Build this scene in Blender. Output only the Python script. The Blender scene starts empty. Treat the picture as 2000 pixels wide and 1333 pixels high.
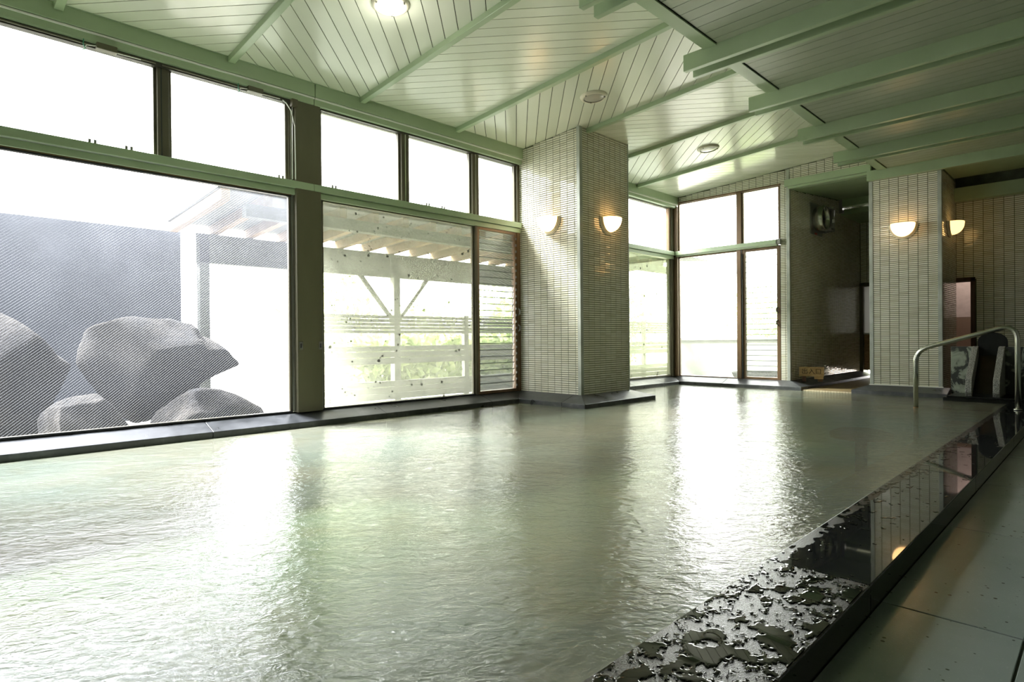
import bpy, bmesh, math, random
import numpy as np
from mathutils import Vector, Matrix, Euler

random.seed(7); RNG = np.random.default_rng(7)
S = bpy.context.scene
COL = S.collection
PI = math.pi

# ---------------------------------------------------------------- camera, sky, sun, exposure
cam_d = bpy.data.cameras.new('camera'); cam = bpy.data.objects.new('camera', cam_d); COL.objects.link(cam)
cam_d.sensor_width = 36.0; cam_d.lens = 20.99; cam_d.clip_start = 0.05; cam_d.clip_end = 300
r_ = Vector((0.70444973, 0.70970528, -0.00830633)); u_ = Vector((0.00345565, 0.00827338, 0.9999598)); f_ = Vector((-0.70974547, 0.70445012, -0.00337569))
M = Matrix((r_, u_, -f_)).transposed().to_4x4(); M.translation = Vector((5.75, 0, 0.89)); cam.matrix_world = M
S.camera = cam

W = bpy.data.worlds.new('overcast_sky'); S.world = W; W.use_nodes = True
wn = W.node_tree; bg = wn.nodes['Background']
bg.inputs['Strength'].default_value = 16.5
bg.inputs['Color'].default_value = (1.0, 0.985, 0.96, 1)

sun_d = bpy.data.lights.new('sun', 'SUN'); sun = bpy.data.objects.new('sun', sun_d); COL.objects.link(sun)
sun_d.energy = 70.0; sun_d.angle = math.radians(22); sun_d.color = (1.0, 0.98, 0.93)
sun.location = (-12, -8, 14); sun.rotation_euler = Vector((0.56, 0.35, -0.75)).to_track_quat('-Z', 'Y').to_euler()

def portal(loc, normal, sx, sy):
    d = bpy.data.lights.new('window_portal', 'AREA'); d.shape = 'RECTANGLE'; d.size = sx; d.size_y = sy
    d.cycles.is_portal = True
    o = bpy.data.objects.new('window_portal', d); COL.objects.link(o)
    o.location = loc; o.rotation_euler = Vector(normal).to_track_quat('-Z', 'Z').to_euler()
portal((-0.06, 2.15, 1.75), (1, 0, 0), 7.5, 3.2)
portal((-0.06, 8.4, 1.75), (1, 0, 0), 3.0, 3.2)
portal((1.0, 10.0, 1.75), (0, -1, 0), 1.9, 3.2)

S.view_settings.view_transform = 'Standard'; S.view_settings.look = 'None'
S.view_settings.exposure = 0.12; S.view_settings.gamma = 1.0; S.view_settings.use_curve_mapping = False
cy = S.cycles
cy.max_bounces = 10; cy.diffuse_bounces = 6; cy.glossy_bounces = 4; cy.transmission_bounces = 6; cy.transparent_max_bounces = 16
cy.caustics_reflective = False; cy.caustics_refractive = False; cy.sample_clamp_indirect = 6.0; cy.blur_glossy = 0.5
cy.use_denoising = True

# ---------------------------------------------------------------- helpers
def link(o, parent=None):
    COL.objects.link(o)
    if parent is not None:
        o.parent = parent
        o.matrix_parent_inverse = WM.get(parent.name, Matrix.Identity(4)).inverted()
    return o
WM = {}
def tag(o, label=None, cat=None, kind=None, group=None):
    if label: o['label'] = label
    if cat: o['category'] = cat
    if kind: o['kind'] = kind
    if group: o['group'] = group
    return o
def thing(name, label, cat, loc=(0, 0, 0), kind=None, group=None):
    o = bpy.data.objects.new(name, None); COL.objects.link(o); o.location = loc; o.empty_display_size = 0.1
    WM[o.name] = Matrix.Translation(Vector(loc))
    return tag(o, label, cat, kind, group)
class MB:
    def __init__(s): s.v = []; s.f = []; s.m = []
    def add(s, vs, fs):
        n = len(s.v); s.v += [tuple(map(float, p)) for p in vs]; s.f += [tuple(i + n for i in f) for f in fs]
        return s
    def box(s, x0, x1, y0, y1, z0, z1):
        return s.add([(x0,y0,z0),(x1,y0,z0),(x1,y1,z0),(x0,y1,z0),(x0,y0,z1),(x1,y0,z1),(x1,y1,z1),(x0,y1,z1)],
                     [(3,2,1,0),(4,5,6,7),(0,1,5,4),(1,2,6,5),(2,3,7,6),(3,0,4,7)])
    def prism(s, poly, off):
        n = len(poly); off = Vector(off); a = [Vector(p) for p in poly]; b = [p + off for p in a]
        return s.add(a + b, [tuple(range(n))[::-1], tuple(range(n, 2*n))] + [(i, (i+1) % n, n + (i+1) % n, n + i) for i in range(n)])
    def tube(s, pts, r, n=10, cap=True):
        pts = [Vector(p) for p in pts]; rings = []
        up = Vector((0.13, 0.31, 1)).normalized()
        for i, p in enumerate(pts):
            t = (pts[min(i+1, len(pts)-1)] - pts[max(i-1, 0)]).normalized()
            if i == 0:
                a = t.cross(up)
                if a.length < 1e-3: a = t.cross(Vector((1, 0, 0)))
                a.normalize()
            else:
                a = (a - t * a.dot(t)).normalized()
            b = t.cross(a); rr = r[i] if isinstance(r, (list, tuple)) else r
            rings.append([p + (a*math.cos(2*PI*k/n) + b*math.sin(2*PI*k/n))*rr for k in range(n)])
        vs = [q for ring in rings for q in ring]; fs = []
        for i in range(len(pts)-1):
            for k in range(n):
                fs.append((i*n+k, i*n+(k+1) % n, (i+1)*n+(k+1) % n, (i+1)*n+k))
        if cap: fs += [tuple(range(n))[::-1], tuple(range((len(pts)-1)*n, len(pts)*n))]
        return s.add(vs, fs)
    def lathe(s, prof, c, axis=(0, 0, 1), n=32, a0=0, a1=2*PI, ref=None):
        """prof: list of (radius, height along axis)"""
        ax = Vector(axis).normalized(); c = Vector(c)
        x = Vector(ref) if ref else ax.orthogonal().normalized(); y = ax.cross(x)
        full = abs(a1 - a0 - 2*PI) < 1e-6; m = n if full else n + 1
        vs = []
        for k in range(m):
            a = a0 + (a1 - a0) * k / n
            for (rr, h) in prof: vs.append(c + (x*math.cos(a) + y*math.sin(a))*rr + ax*h)
        p = len(prof); fs = []
        for k in range(n):
            k2 = (k+1) % m
            for j in range(p-1): fs.append((k*p+j, k2*p+j, k2*p+j+1, k*p+j+1))
        return s.add(vs, fs)
    def build(s, name, mat, parent=None, smooth=False, bevel=0.0, kind=None, label=None):
        me = bpy.data.meshes.new(name); me.from_pydata(s.v, [], s.f)
        for m in (mat if isinstance(mat, (list, tuple)) else [mat]): me.materials.append(m)
        bm = bmesh.new(); bm.from_mesh(me); bmesh.ops.recalc_face_normals(bm, faces=bm.faces)
        if bevel: bmesh.ops.bevel(bm, geom=[e for e in bm.edges if len(e.link_faces) == 2 and e.calc_face_angle(0) > 0.5], offset=bevel, segments=2, affect='EDGES', profile=0.5)
        bm.to_mesh(me); bm.free()
        if smooth: me.shade_smooth()
        o = bpy.data.objects.new(name, me)
        if kind: o['kind'] = kind
        if label: o['label'] = label
        return link(o, parent)
def bx(name, mat, parent, *c, bevel=0.0, kind=None, label=None):
    return MB().box(*c).build(name, mat, parent, bevel=bevel, kind=kind, label=label)
def inst(o, loc, rot=(0, 0, 0), parent=None, sc=None):
    c = o.copy(); link(c, parent if parent is not None else o.parent); c.location = loc; c.rotation_euler = rot
    if sc: c.scale = sc
    return c

# ---------------------------------------------------------------- materials
def mat(name, col, rough=0.5, metal=0.0, spec=0.5, coat=0.0, coat_r=0.05):
    m = bpy.data.materials.new(name); m.use_nodes = True
    p = m.node_tree.nodes['Principled BSDF']
    p.inputs['Base Color'].default_value = (*col, 1); p.inputs['Roughness'].default_value = rough
    p.inputs['Metallic'].default_value = metal; p.inputs['Specular IOR Level'].default_value = spec
    p.inputs['Coat Weight'].default_value = coat; p.inputs['Coat Roughness'].default_value = coat_r
    return m
def N(m, t, **kw):
    n = m.node_tree.nodes.new(t)
    for k, v in kw.items(): setattr(n, k, v)
    return n
def L(m, a, b): m.node_tree.links.new(a, b)
def P(m): return m.node_tree.nodes['Principled BSDF']
def coords(m, scale=(1, 1, 1), rot=(0, 0, 0)):
    t = N(m, 'ShaderNodeTexCoord'); mp = N(m, 'ShaderNodeMapping'); mp.inputs['Scale'].default_value = scale; mp.inputs['Rotation'].default_value = rot
    L(m, t.outputs['Object'], mp.inputs['Vector']); return mp.outputs['Vector']
def noise(m, vec, scale, detail=4, rough=0.55, dist=0.0):
    n = N(m, 'ShaderNodeTexNoise'); n.inputs['Scale'].default_value = scale; n.inputs['Detail'].default_value = detail
    n.inputs['Roughness'].default_value = rough; n.inputs['Distortion'].default_value = dist
    L(m, vec, n.inputs['Vector']); return n.outputs['Fac']
def ramp(m, fac, stops, interp='LINEAR'):
    n = N(m, 'ShaderNodeValToRGB'); cr = n.color_ramp; cr.interpolation = interp
    while len(cr.elements) < len(stops): cr.elements.new(0.5)
    for e, (p, c) in zip(cr.elements, stops):
        e.position = p; e.color = (*c, 1) if isinstance(c, (tuple, list)) else (c, c, c, 1)
    L(m, fac, n.inputs['Fac']); return n.outputs['Color']
def math_(m, op, a, b=None, c=None):
    n = N(m, 'ShaderNodeMath', operation=op)
    for i, x in enumerate((a, b, c)):
        if x is None: continue
        if isinstance(x, (int, float)): n.inputs[i].default_value = x
        else: L(m, x, n.inputs[i])
    return n.outputs[0]
def mixc(m, fac, a, b, mode='MIX'):
    n = N(m, 'ShaderNodeMix', data_type='RGBA', blend_type=mode)
    for sk, x in ((n.inputs[0], fac), (n.inputs[6], a), (n.inputs[7], b)):
        if isinstance(x, (int, float)): sk.default_value = x
        elif isinstance(x, (tuple, list)): sk.default_value = (*x, 1)
        else: L(m, x, sk)
    return n.outputs[2]
def bump(m, h, strength=0.3, dist=0.01):
    b = N(m, 'ShaderNodeBump'); b.inputs['Strength'].default_value = strength; b.inputs['Distance'].default_value = dist
    L(m, h, b.inputs['Height']); L(m, b.outputs['Normal'], P(m).inputs['Normal']); return b
def vary(m, base, dark, scale=3.0, lo=0.35, hi=0.7, stretch=(1, 1, 1), detail=5):
    f = noise(m, coords(m, stretch), scale, detail); c = ramp(m, f, [(lo, base), (hi, dark)]); L(m, c, P(m).inputs['Base Color']); return f

green = mat('green_paint', (.36, .50, .29), .32); vary(green, (.38, .475, .31), (.33, .42, .265), 2.0)
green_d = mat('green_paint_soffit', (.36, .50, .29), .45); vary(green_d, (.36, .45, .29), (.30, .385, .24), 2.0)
plank_m = mat('painted_plank', (.66, .72, .56), .24, coat=.25, coat_r=.15)
def _pl():
    m = plank_m; f = noise(m, coords(m, (1.2, 1.2, 1)), 2.2, 4); oi = N(m, 'ShaderNodeObjectInfo')
    base = mixc(m, oi.outputs['Random'], (.66, .69, .57), (.75, .77, .66)); c = mixc(m, ramp(m, f, [(.4, 0.0), (.8, .15)]), base, (.60, .63, .51))
    L(m, c, P(m).inputs['Base Color']); L(m, ramp(m, f, [(.2, .22), (.9, .28)]), P(m).inputs['Roughness'])
_pl()
plank_shade = mat('shade_tinted_plank', (.42, .48, .36), .34); vary(plank_shade, (.40, .43, .34), (.33, .365, .28), 1.6)  # same plank paint, darkened so its colour carries the low ceiling's shade
dark_gap = mat('dark_joint', (.05, .06, .04), .8)
tile_m = mat('glazed_tile', (.72, .72, .58), .13, spec=.7, coat=.6, coat_r=.08)
def _tile():
    m = tile_m; g = N(m, 'ShaderNodeNewGeometry'); oi = N(m, 'ShaderNodeObjectInfo')
    rnd = math_(m, 'FRACT', math_(m, 'ADD', g.outputs['Random Per Island'], oi.outputs['Random']))
    c = ramp(m, rnd, [(0, (.72, .69, .57)), (.35, (.80, .77, .65)), (.7, (.85, .83, .73)), (1, (.78, .75, .66))])
    f = noise(m, coords(m), 1.4, 4); c2 = mixc(m, ramp(m, f, [(.45, 0.0), (.8, .35)]), c, (.58, .55, .36))
    L(m, c2, P(m).inputs['Base Color']); L(m, math_(m, 'MULTIPLY_ADD', rnd, .12, .08), P(m).inputs['Roughness'])
_tile()
grout = mat('dark_grout', (.13, .14, .10), .85); vary(grout, (.15, .16, .11), (.09, .10, .07), 6)
trim_m = mat('grey_metal_trim', (.42, .44, .40), .42, .35); vary(trim_m, (.44, .46, .42), (.30, .32, .28), 5)
bronze = mat('bronze_aluminium', (.135, .118, .07), .5, .05); vary(bronze, (.11, .096, .06), (.07, .062, .038), 3, stretch=(1, 1, .2))
bronze_d = mat('bronze_post', (.115, .105, .06), .5, .05); vary(bronze_d, (.12, .11, .065), (.085, .08, .045), 2, stretch=(1, 1, .3))
frame_dk = mat('dark_bronze_track', (.035, .032, .022), .5)
copper_f = mat('brown_sash', (.19, .115, .06), .4, .3); vary(copper_f, (.20, .12, .065), (.12, .08, .045), 4, stretch=(1, 1, .2))
stone_dk = mat('dusty_black_stone', (.075, .08, .085), .38)
def _sd():
    m = stone_dk; v = coords(m); f = noise(m, v, 5, 6, .6); s = noise(m, v, 90, 3)
    c = ramp(m, f, [(.35, (.035, .038, .04)), (.55, (.06, .064, .068)), (.75, (.13, .135, .14))]); L(m, c, P(m).inputs['Base Color'])
    L(m, ramp(m, f, [(.3, .24), (.7, .5)]), P(m).inputs['Roughness']); bump(m, s, .12, .003)
_sd()
granite = mat('polished_black_granite', (.012, .013, .013), .035, spec=.55)
def _gr():
    m = granite; v = coords(m); t = N(m, 'ShaderNodeTexCoord'); sx = N(m, 'ShaderNodeSeparateXYZ'); L(m, t.outputs['Object'], sx.inputs[0])
    sp = noise(m, v, 420, 2, .5)
    c = ramp(m, sp, [(.5, (.010, .011, .011)), (.64, (.03, .032, .033)), (.74, (.12, .12, .12))]); L(m, c, P(m).inputs['Base Color'])
    # the block nearest the tap side is worn: damp dull stone, the others keep their polish
    worn = ramp(m, sx.outputs['Y'], [(0, 1.0), (1, 0.0)]); 
    wn_ = math_(m, 'LESS_THAN', sx.outputs['Y'], 2.158)
    edge = math_(m, 'LESS_THAN', math_(m, 'ADD', sx.outputs['X'], math_(m, 'MULTIPLY', noise(m, v, 14, 4), .09)), 4.965)
    mask = math_(m, 'MAXIMUM', wn_, edge)
    gn = N(m, 'ShaderNodeNewGeometry'); sn = N(m, 'ShaderNodeSeparateXYZ'); L(m, gn.outputs['True Normal'], sn.inputs[0]); mask = math_(m, 'MULTIPLY', mask, math_(m, 'GREATER_THAN', sn.outputs['Z'], .9))
    L(m, math_(m, 'MULTIPLY_ADD', mask, .085, .03), P(m).inputs['Roughness'])
    fine = noise(m, v, 260, 3, .6); b = bump(m, fine, .5, .002); L(m, math_(m, 'MULTIPLY', mask, .55), b.inputs['Strength'])
_gr()
wet = mat('water_film', (.004, .005, .005), .01, spec=.5)
floor_m = mat('speckled_floor_stone', (.25, .28, .26), .2, spec=.5)
def _fl():
    m = floor_m; v = coords(m); f = noise(m, v, 2.5, 5); oi = N(m, 'ShaderNodeObjectInfo')
    base = mixc(m, oi.outputs['Random'], (.25, .29, .275), (.295, .33, .315)); base = mixc(m, ramp(m, f, [(.35, 0.0), (.7, .6)]), base, (.20, .25, .23))
    vo = N(m, 'ShaderNodeTexVoronoi'); vo.inputs['Scale'].default_value = 26; L(m, v, vo.inputs['Vector'])
    mp = noise(m, v, 30, 3); sp_ = N(m, 'ShaderNodeSeparateColor'); L(m, vo.outputs['Color'], sp_.inputs[0]); d = math_(m, 'ADD', math_(m, 'ADD', vo.outputs['Distance'], math_(m, 'MULTIPLY', mp, .35)), math_(m, 'MULTIPLY', sp_.outputs[0], .22))
    c = mixc(m, ramp(m, d, [(.32, 1.0), (.37, 0.0)]), base, (.07, .085, .075))
    vo2 = N(m, 'ShaderNodeTexVoronoi'); vo2.inputs['Scale'].default_value = 75; L(m, v, vo2.inputs['Vector'])
    c = mixc(m, ramp(m, vo2.outputs['Distance'], [(.10, .5), (.16, 0.0)]), c, (.36, .40, .36))
    L(m, c, P(m).inputs['Base Color'])
    L(m, ramp(m, noise(m, v, 9, 4), [(.35, .03), (.7, .12)]), P(m).inputs['Roughness'])
    h = noise(m, v, 160, 3, .6); bump(m, h, .16, .003)
_fl()
steel = mat('brushed_steel', (.55, .55, .50), .24, 1.0); 
steel_dk = mat('dull_steel', (.30, .30, .28), .35, .9)
rust = mat('stained_steel', (.30, .17, .07), .5, .4)
white_m = mat('white_paint', (.8, .8, .76), .4)
cream_m = mat('cream_plaster_ring', (.62, .58, .46), .4)
black_m = mat('black_rubber', (.015, .016, .016), .5)
cable_m = mat('white_cable', (.75, .75, .72), .4)
green_cord = mat('green_cord', (.06, .28, .18), .6)
wood_m = mat('weathered_wood', (.36, .22, .10), .6)
def _wd():
    m = wood_m; w = noise(m, coords(m, (2, 2, 14)), 6, 5); c = ramp(m, w, [(.3, (.24, .15, .07)), (.55, (.42, .29, .14)), (.75, (.52, .38, .20))]); L(m, c, P(m).inputs['Base Color'])
_wd()
wood_dk = mat('dark_wood', (.10, .05, .03), .5); vary(wood_dk, (.12, .06, .035), (.05, .025, .018), 6, stretch=(1, 1, .2))
pink_wall = mat('pink_plaster', (.52, .43, .40), .8); vary(pink_wall, (.55, .45, .42), (.47, .38, .35), 12)
brown_wall = mat('brown_wainscot', (.20, .13, .09), .7)
ink = mat('black_ink', (.02, .015, .012), .7)
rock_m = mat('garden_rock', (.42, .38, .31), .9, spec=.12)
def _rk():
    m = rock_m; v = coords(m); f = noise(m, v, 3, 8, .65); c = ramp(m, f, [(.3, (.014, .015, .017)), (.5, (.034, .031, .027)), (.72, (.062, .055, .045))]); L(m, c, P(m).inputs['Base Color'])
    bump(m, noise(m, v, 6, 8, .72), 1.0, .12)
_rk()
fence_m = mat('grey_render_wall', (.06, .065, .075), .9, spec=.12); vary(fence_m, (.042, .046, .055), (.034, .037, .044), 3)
gravel_m = mat('pale_gravel', (.62, .60, .54), .95, spec=.12); vary(gravel_m, (.38, .365, .33), (.30, .285, .25), 40)
veranda_m = mat('grey_weathered_board', (.30, .31, .28), .8, spec=.12); vary(veranda_m, (.11, .115, .10), (.07, .075, .065), 5, stretch=(4, .4, 4))
rafter_m = mat('rafter_wood', (.45, .30, .17), .7, spec=.12); vary(rafter_m, (.22, .15, .09), (.15, .10, .06), 5)
leaf_m = mat('leaves', (.22, .36, .08), .5)
def _lf():
    m = leaf_m; g = N(m, 'ShaderNodeNewGeometry'); c = ramp(m, g.outputs['Random Per Island'], [(0, (.20, .26, .10)), (.5, (.33, .41, .17)), (1, (.47, .53, .27))]); L(m, c, P(m).inputs['Base Color'])
    P(m).inputs['Subsurface Weight'].default_value = 0
    tr = N(m, 'ShaderNodeBsdfTranslucent'); L(m, c, tr.inputs['Color']); mx = N(m, 'ShaderNodeMixShader'); mx.inputs[0].default_value = .45
    L(m, P(m).outputs[0], mx.inputs[1]); L(m, tr.outputs[0], mx.inputs[2]); L(m, mx.outputs[0], m.node_tree.nodes['Material Output'].inputs['Surface'])
_lf()
bark_m = mat('bark', (.26, .22, .17), .9)
def glow(name, col, strength, base=(.9, .8, .6)):
    m = mat(name, base, .3); P(m).inputs['Emission Color'].default_value = (*col, 1); P(m).inputs['Emission Strength'].default_value = strength; return m
lamp_on = glow('lit_opal_glass', (1.0, .55, .20), 5.0)
lamp_dim = glow('dim_lit_opal_glass', (1.0, .58, .20), 2.6)
lamp_white = glow('lit_downlight_glass', (1.0, .97, .88), 5.0)
lamp_off = mat('unlit_downlight_glass', (.42, .40, .34), .25)
lamp_lit_tone = mat('lit_tone_downlight_glass', (.80, .80, .76), .2)  # partly lit look put into the lens colour, no emission

def glass(name, haze, haze_col=(.85, .88, .9), tint=(.95, .97, .96), pattern=None):
    m = bpy.data.materials.new(name); m.use_nodes = True; nt = m.node_tree; nt.nodes.remove(P(m)); out = nt.nodes['Material Output']
    tp = N(m, 'ShaderNodeBsdfTransparent'); tp.inputs['Color'].default_value = (*tint, 1)
    tl = N(m, 'ShaderNodeBsdfTranslucent'); tl.inputs['Color'].default_value = (*haze_col, 1)
    df = N(m, 'ShaderNodeBsdfDiffuse'); df.inputs['Color'].default_value = (*haze_col, 1)
    mt = N(m, 'ShaderNodeMixShader'); mt.inputs[0].default_value = .3; L(m, tl.outputs[0], mt.inputs[1]); L(m, df.outputs[0], mt.inputs[2])
    mx = N(m, 'ShaderNodeMixShader'); L(m, tp.outputs[0], mx.inputs[1]); L(m, mt.outputs[0], mx.inputs[2])
    gl = N(m, 'ShaderNodeBsdfGlossy'); gl.inputs['Roughness'].default_value = .03; fr = N(m, 'ShaderNodeFresnel'); fr.inputs['IOR'].default_value = 1.45
    m2 = N(m, 'ShaderNodeMixShader'); L(m, math_(m, 'MULTIPLY', fr.outputs[0], .6), m2.inputs[0]); L(m, mx.outputs[0], m2.inputs[1]); L(m, gl.outputs[0], m2.inputs[2])
    t = N(m, 'ShaderNodeTexCoord'); v = t.outputs['Object']; sx = N(m, 'ShaderNodeSeparateXYZ'); L(m, v, sx.inputs[0])
    last = m2.outputs[0]
    if pattern is None: mx.inputs[0].default_value = haze
    elif pattern == 'wire':
        f = noise(m, v, 1.3, 5, .6); hz = math_(m, 'MULTIPLY', ramp(m, f, [(.3, .6), (.7, 1.3)]), math_(m, 'MULTIPLY', ramp(m, math_(m, 'DIVIDE', sx.outputs['Z'], 2.4), [(.1, .22), (.45, .6), (.75, 1.6), (.95, 3.4)]), haze))
        q = math_(m, 'SUBTRACT', sx.outputs['Z'], math_(m, 'MULTIPLY', sx.outputs['Y'], .85))
        fr_ = math_(m, 'FRACT', math_(m, 'DIVIDE', q, .0225))
        ln = math_(m, 'LESS_THAN', fr_, .22)
        fade = ramp(m, noise(m, v, .8, 2), [(.35, .25), (.6, 1.0)])
        sc = noise(m, coords(m, (1, 1, 6), (.5, 0, 0)), 60, 2); spk = ramp(m, sc, [(.74, 0.0), (.78, .25)])
        hz = math_(m, 'ADD', hz, math_(m, 'MULTIPLY', math_(m, 'MULTIPLY', ln, fade), .05))
        hz = math_(m, 'ADD', hz, math_(m, 'MULTIPLY', spk, .2)); L(m, hz, mx.inputs[0])
    elif pattern == 'spots':
        f = noise(m, v, 5, 6, .7); hz = ramp(m, f, [(.3, haze * .7), (.7, min(1, haze * 1.35))]); L(m, hz, mx.inputs[0])
        cl = noise(m, v, 7, 2); dots = None
        for sc_, th in ((13, .26), (31, .26)):
            vo = N(m, 'ShaderNodeTexVoronoi'); vo.inputs['Scale'].default_value = sc_; L(m, v, vo.inputs['Vector'])
            rad = math_(m, 'MULTIPLY', ramp(m, cl, [(.42, .12), (.62, 1.0)]), th)
            sep = N(m, 'ShaderNodeSeparateColor'); L(m, vo.outputs['Color'], sep.inputs[0])
            rad = math_(m, 'MULTIPLY', rad, sep.outputs[0])
            d = math_(m, 'LESS_THAN', vo.outputs['Distance'], rad)
            dots = d if dots is None else math_(m, 'MAXIMUM', dots, d)
        dk = N(m, 'ShaderNodeBsdfDiffuse'); dk.inputs['Color'].default_value = (.06, .06, .04, 1)
        m3 = N(m, 'ShaderNodeMixShader'); L(m, math_(m, 'MULTIPLY', dots, .65), m3.inputs[0]); L(m, last, m3.inputs[1]); L(m, dk.outputs[0], m3.inputs[2]); last = m3.outputs[0]
    L(m, last, out.inputs['Surface']); return m
g_clear = glass('clear_glass', .015)
g_wire = glass('wired_steamy_glass', .015, (.86, .90, .98), (.93, .95, 1.0), 'wire')
g_spot = glass('spotted_steamy_glass', .16, (.84, .88, .76), (.95, .96, .93), 'spots')
g_haze = glass('steamy_glass', .08, (.88, .92, .84))
g_green = glass('algae_hazed_glass', .2, (.80, .86, .62), (.94, .96, .90), 'spots')
g_louvre = glass('louvre_glass', .09, (.86, .9, .84))

water_m = bpy.data.materials.new('cloudy_spring_water'); water_m.use_nodes = True
def _wa():
    m = water_m; nt = m.node_tree; nt.nodes.remove(P(m)); out = nt.nodes['Material Output']
    v = coords(m)
    big = noise(m, v, .55, 4, .5, .4); mid = noise(m, v, 1.6, 5, .6, .6)
    c = ramp(m, big, [(.3, (.31, .39, .325)), (.5, (.42, .44, .335)), (.7, (.49, .455, .33))])
    c = mixc(m, ramp(m, mid, [(.45, 0.0), (.75, .4)]), c, (.33, .27, .13))
    df = N(m, 'ShaderNodeBsdfDiffuse'); L(m, c, df.inputs['Color'])
    tp = N(m, 'ShaderNodeBsdfTransparent'); tp.inputs['Color'].default_value = (.72, .80, .62, 1)
    mx = N(m, 'ShaderNodeMixShader'); mx.inputs[0].default_value = .48; L(m, tp.outputs[0], mx.inputs[1]); L(m, df.outputs[0], mx.inputs[2])
    wv = coords(m, (1, 1, 1), (0, 0, math.radians(45)))
    mp = N(m, 'ShaderNodeMapping'); mp.inputs['Scale'].default_value = (1.0, .62, 1); L(m, wv, mp.inputs['Vector']); wv = mp.outputs['Vector']
    h = math_(m, 'MULTIPLY', noise(m, wv, 4.5, 2, .5, .8), .7)
    h = math_(m, 'ADD', h, math_(m, 'MULTIPLY', noise(m, wv, 15, 3, .6, 1.0), .5))
    h = math_(m, 'ADD', h, math_(m, 'MULTIPLY', noise(m, wv, 40, 4, .65, 1.2), .24))
    b = N(m, 'ShaderNodeBump'); b.inputs['Strength'].default_value = .6; b.inputs['Distance'].default_value = .016; L(m, h, b.inputs['Height'])
    gl = N(m, 'ShaderNodeBsdfGlossy'); gl.inputs['Roughness'].default_value = .04; L(m, b.outputs[0], gl.inputs['Normal'])
    fr = N(m, 'ShaderNodeFresnel'); fr.inputs['IOR'].default_value = 1.42; L(m, b.outputs[0], fr.inputs['Normal'])
    L(m, b.outputs[0], df.inputs['Normal'])
    m2 = N(m, 'ShaderNodeMixShader'); L(m, fr.outputs[0], m2.inputs[0]); L(m, mx.outputs[0], m2.inputs[1]); L(m, gl.outputs[0], m2.inputs[2])
    L(m, m2.outputs[0], out.inputs['Surface'])
_wa()
basin_m = mat('pool_basin_tile', (.35, .42, .33), .6)
def _ba():
    m = basin_m; v = coords(m); f = noise(m, v, .9, 5, .6, .5); c = ramp(m, f, [(.35, (.41, .52, .45)), (.55, (.46, .49, .39)), (.72, (.42, .34, .18))]); L(m, c, P(m).inputs['Base Color'])
_ba()
step_m = mat('stained_step', (.42, .33, .16), .6); vary(step_m, (.46, .40, .22), (.36, .24, .09), 2.5)
mosaic_m = mat('brown_mosaic', (.22, .15, .06), .45)
def _mo():
    m = mosaic_m; br = N(m, 'ShaderNodeTexBrick'); L(m, coords(m), br.inputs['Vector']); br.inputs['Scale'].default_value = 12
    br.inputs['Color1'].default_value = (.24, .16, .06, 1); br.inputs['Color2'].default_value = (.18, .13, .06, 1); br.inputs['Mortar'].default_value = (.42, .36, .24, 1)
    L(m, br.outputs['Color'], P(m).inputs['Base Color'])
_mo()

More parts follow.
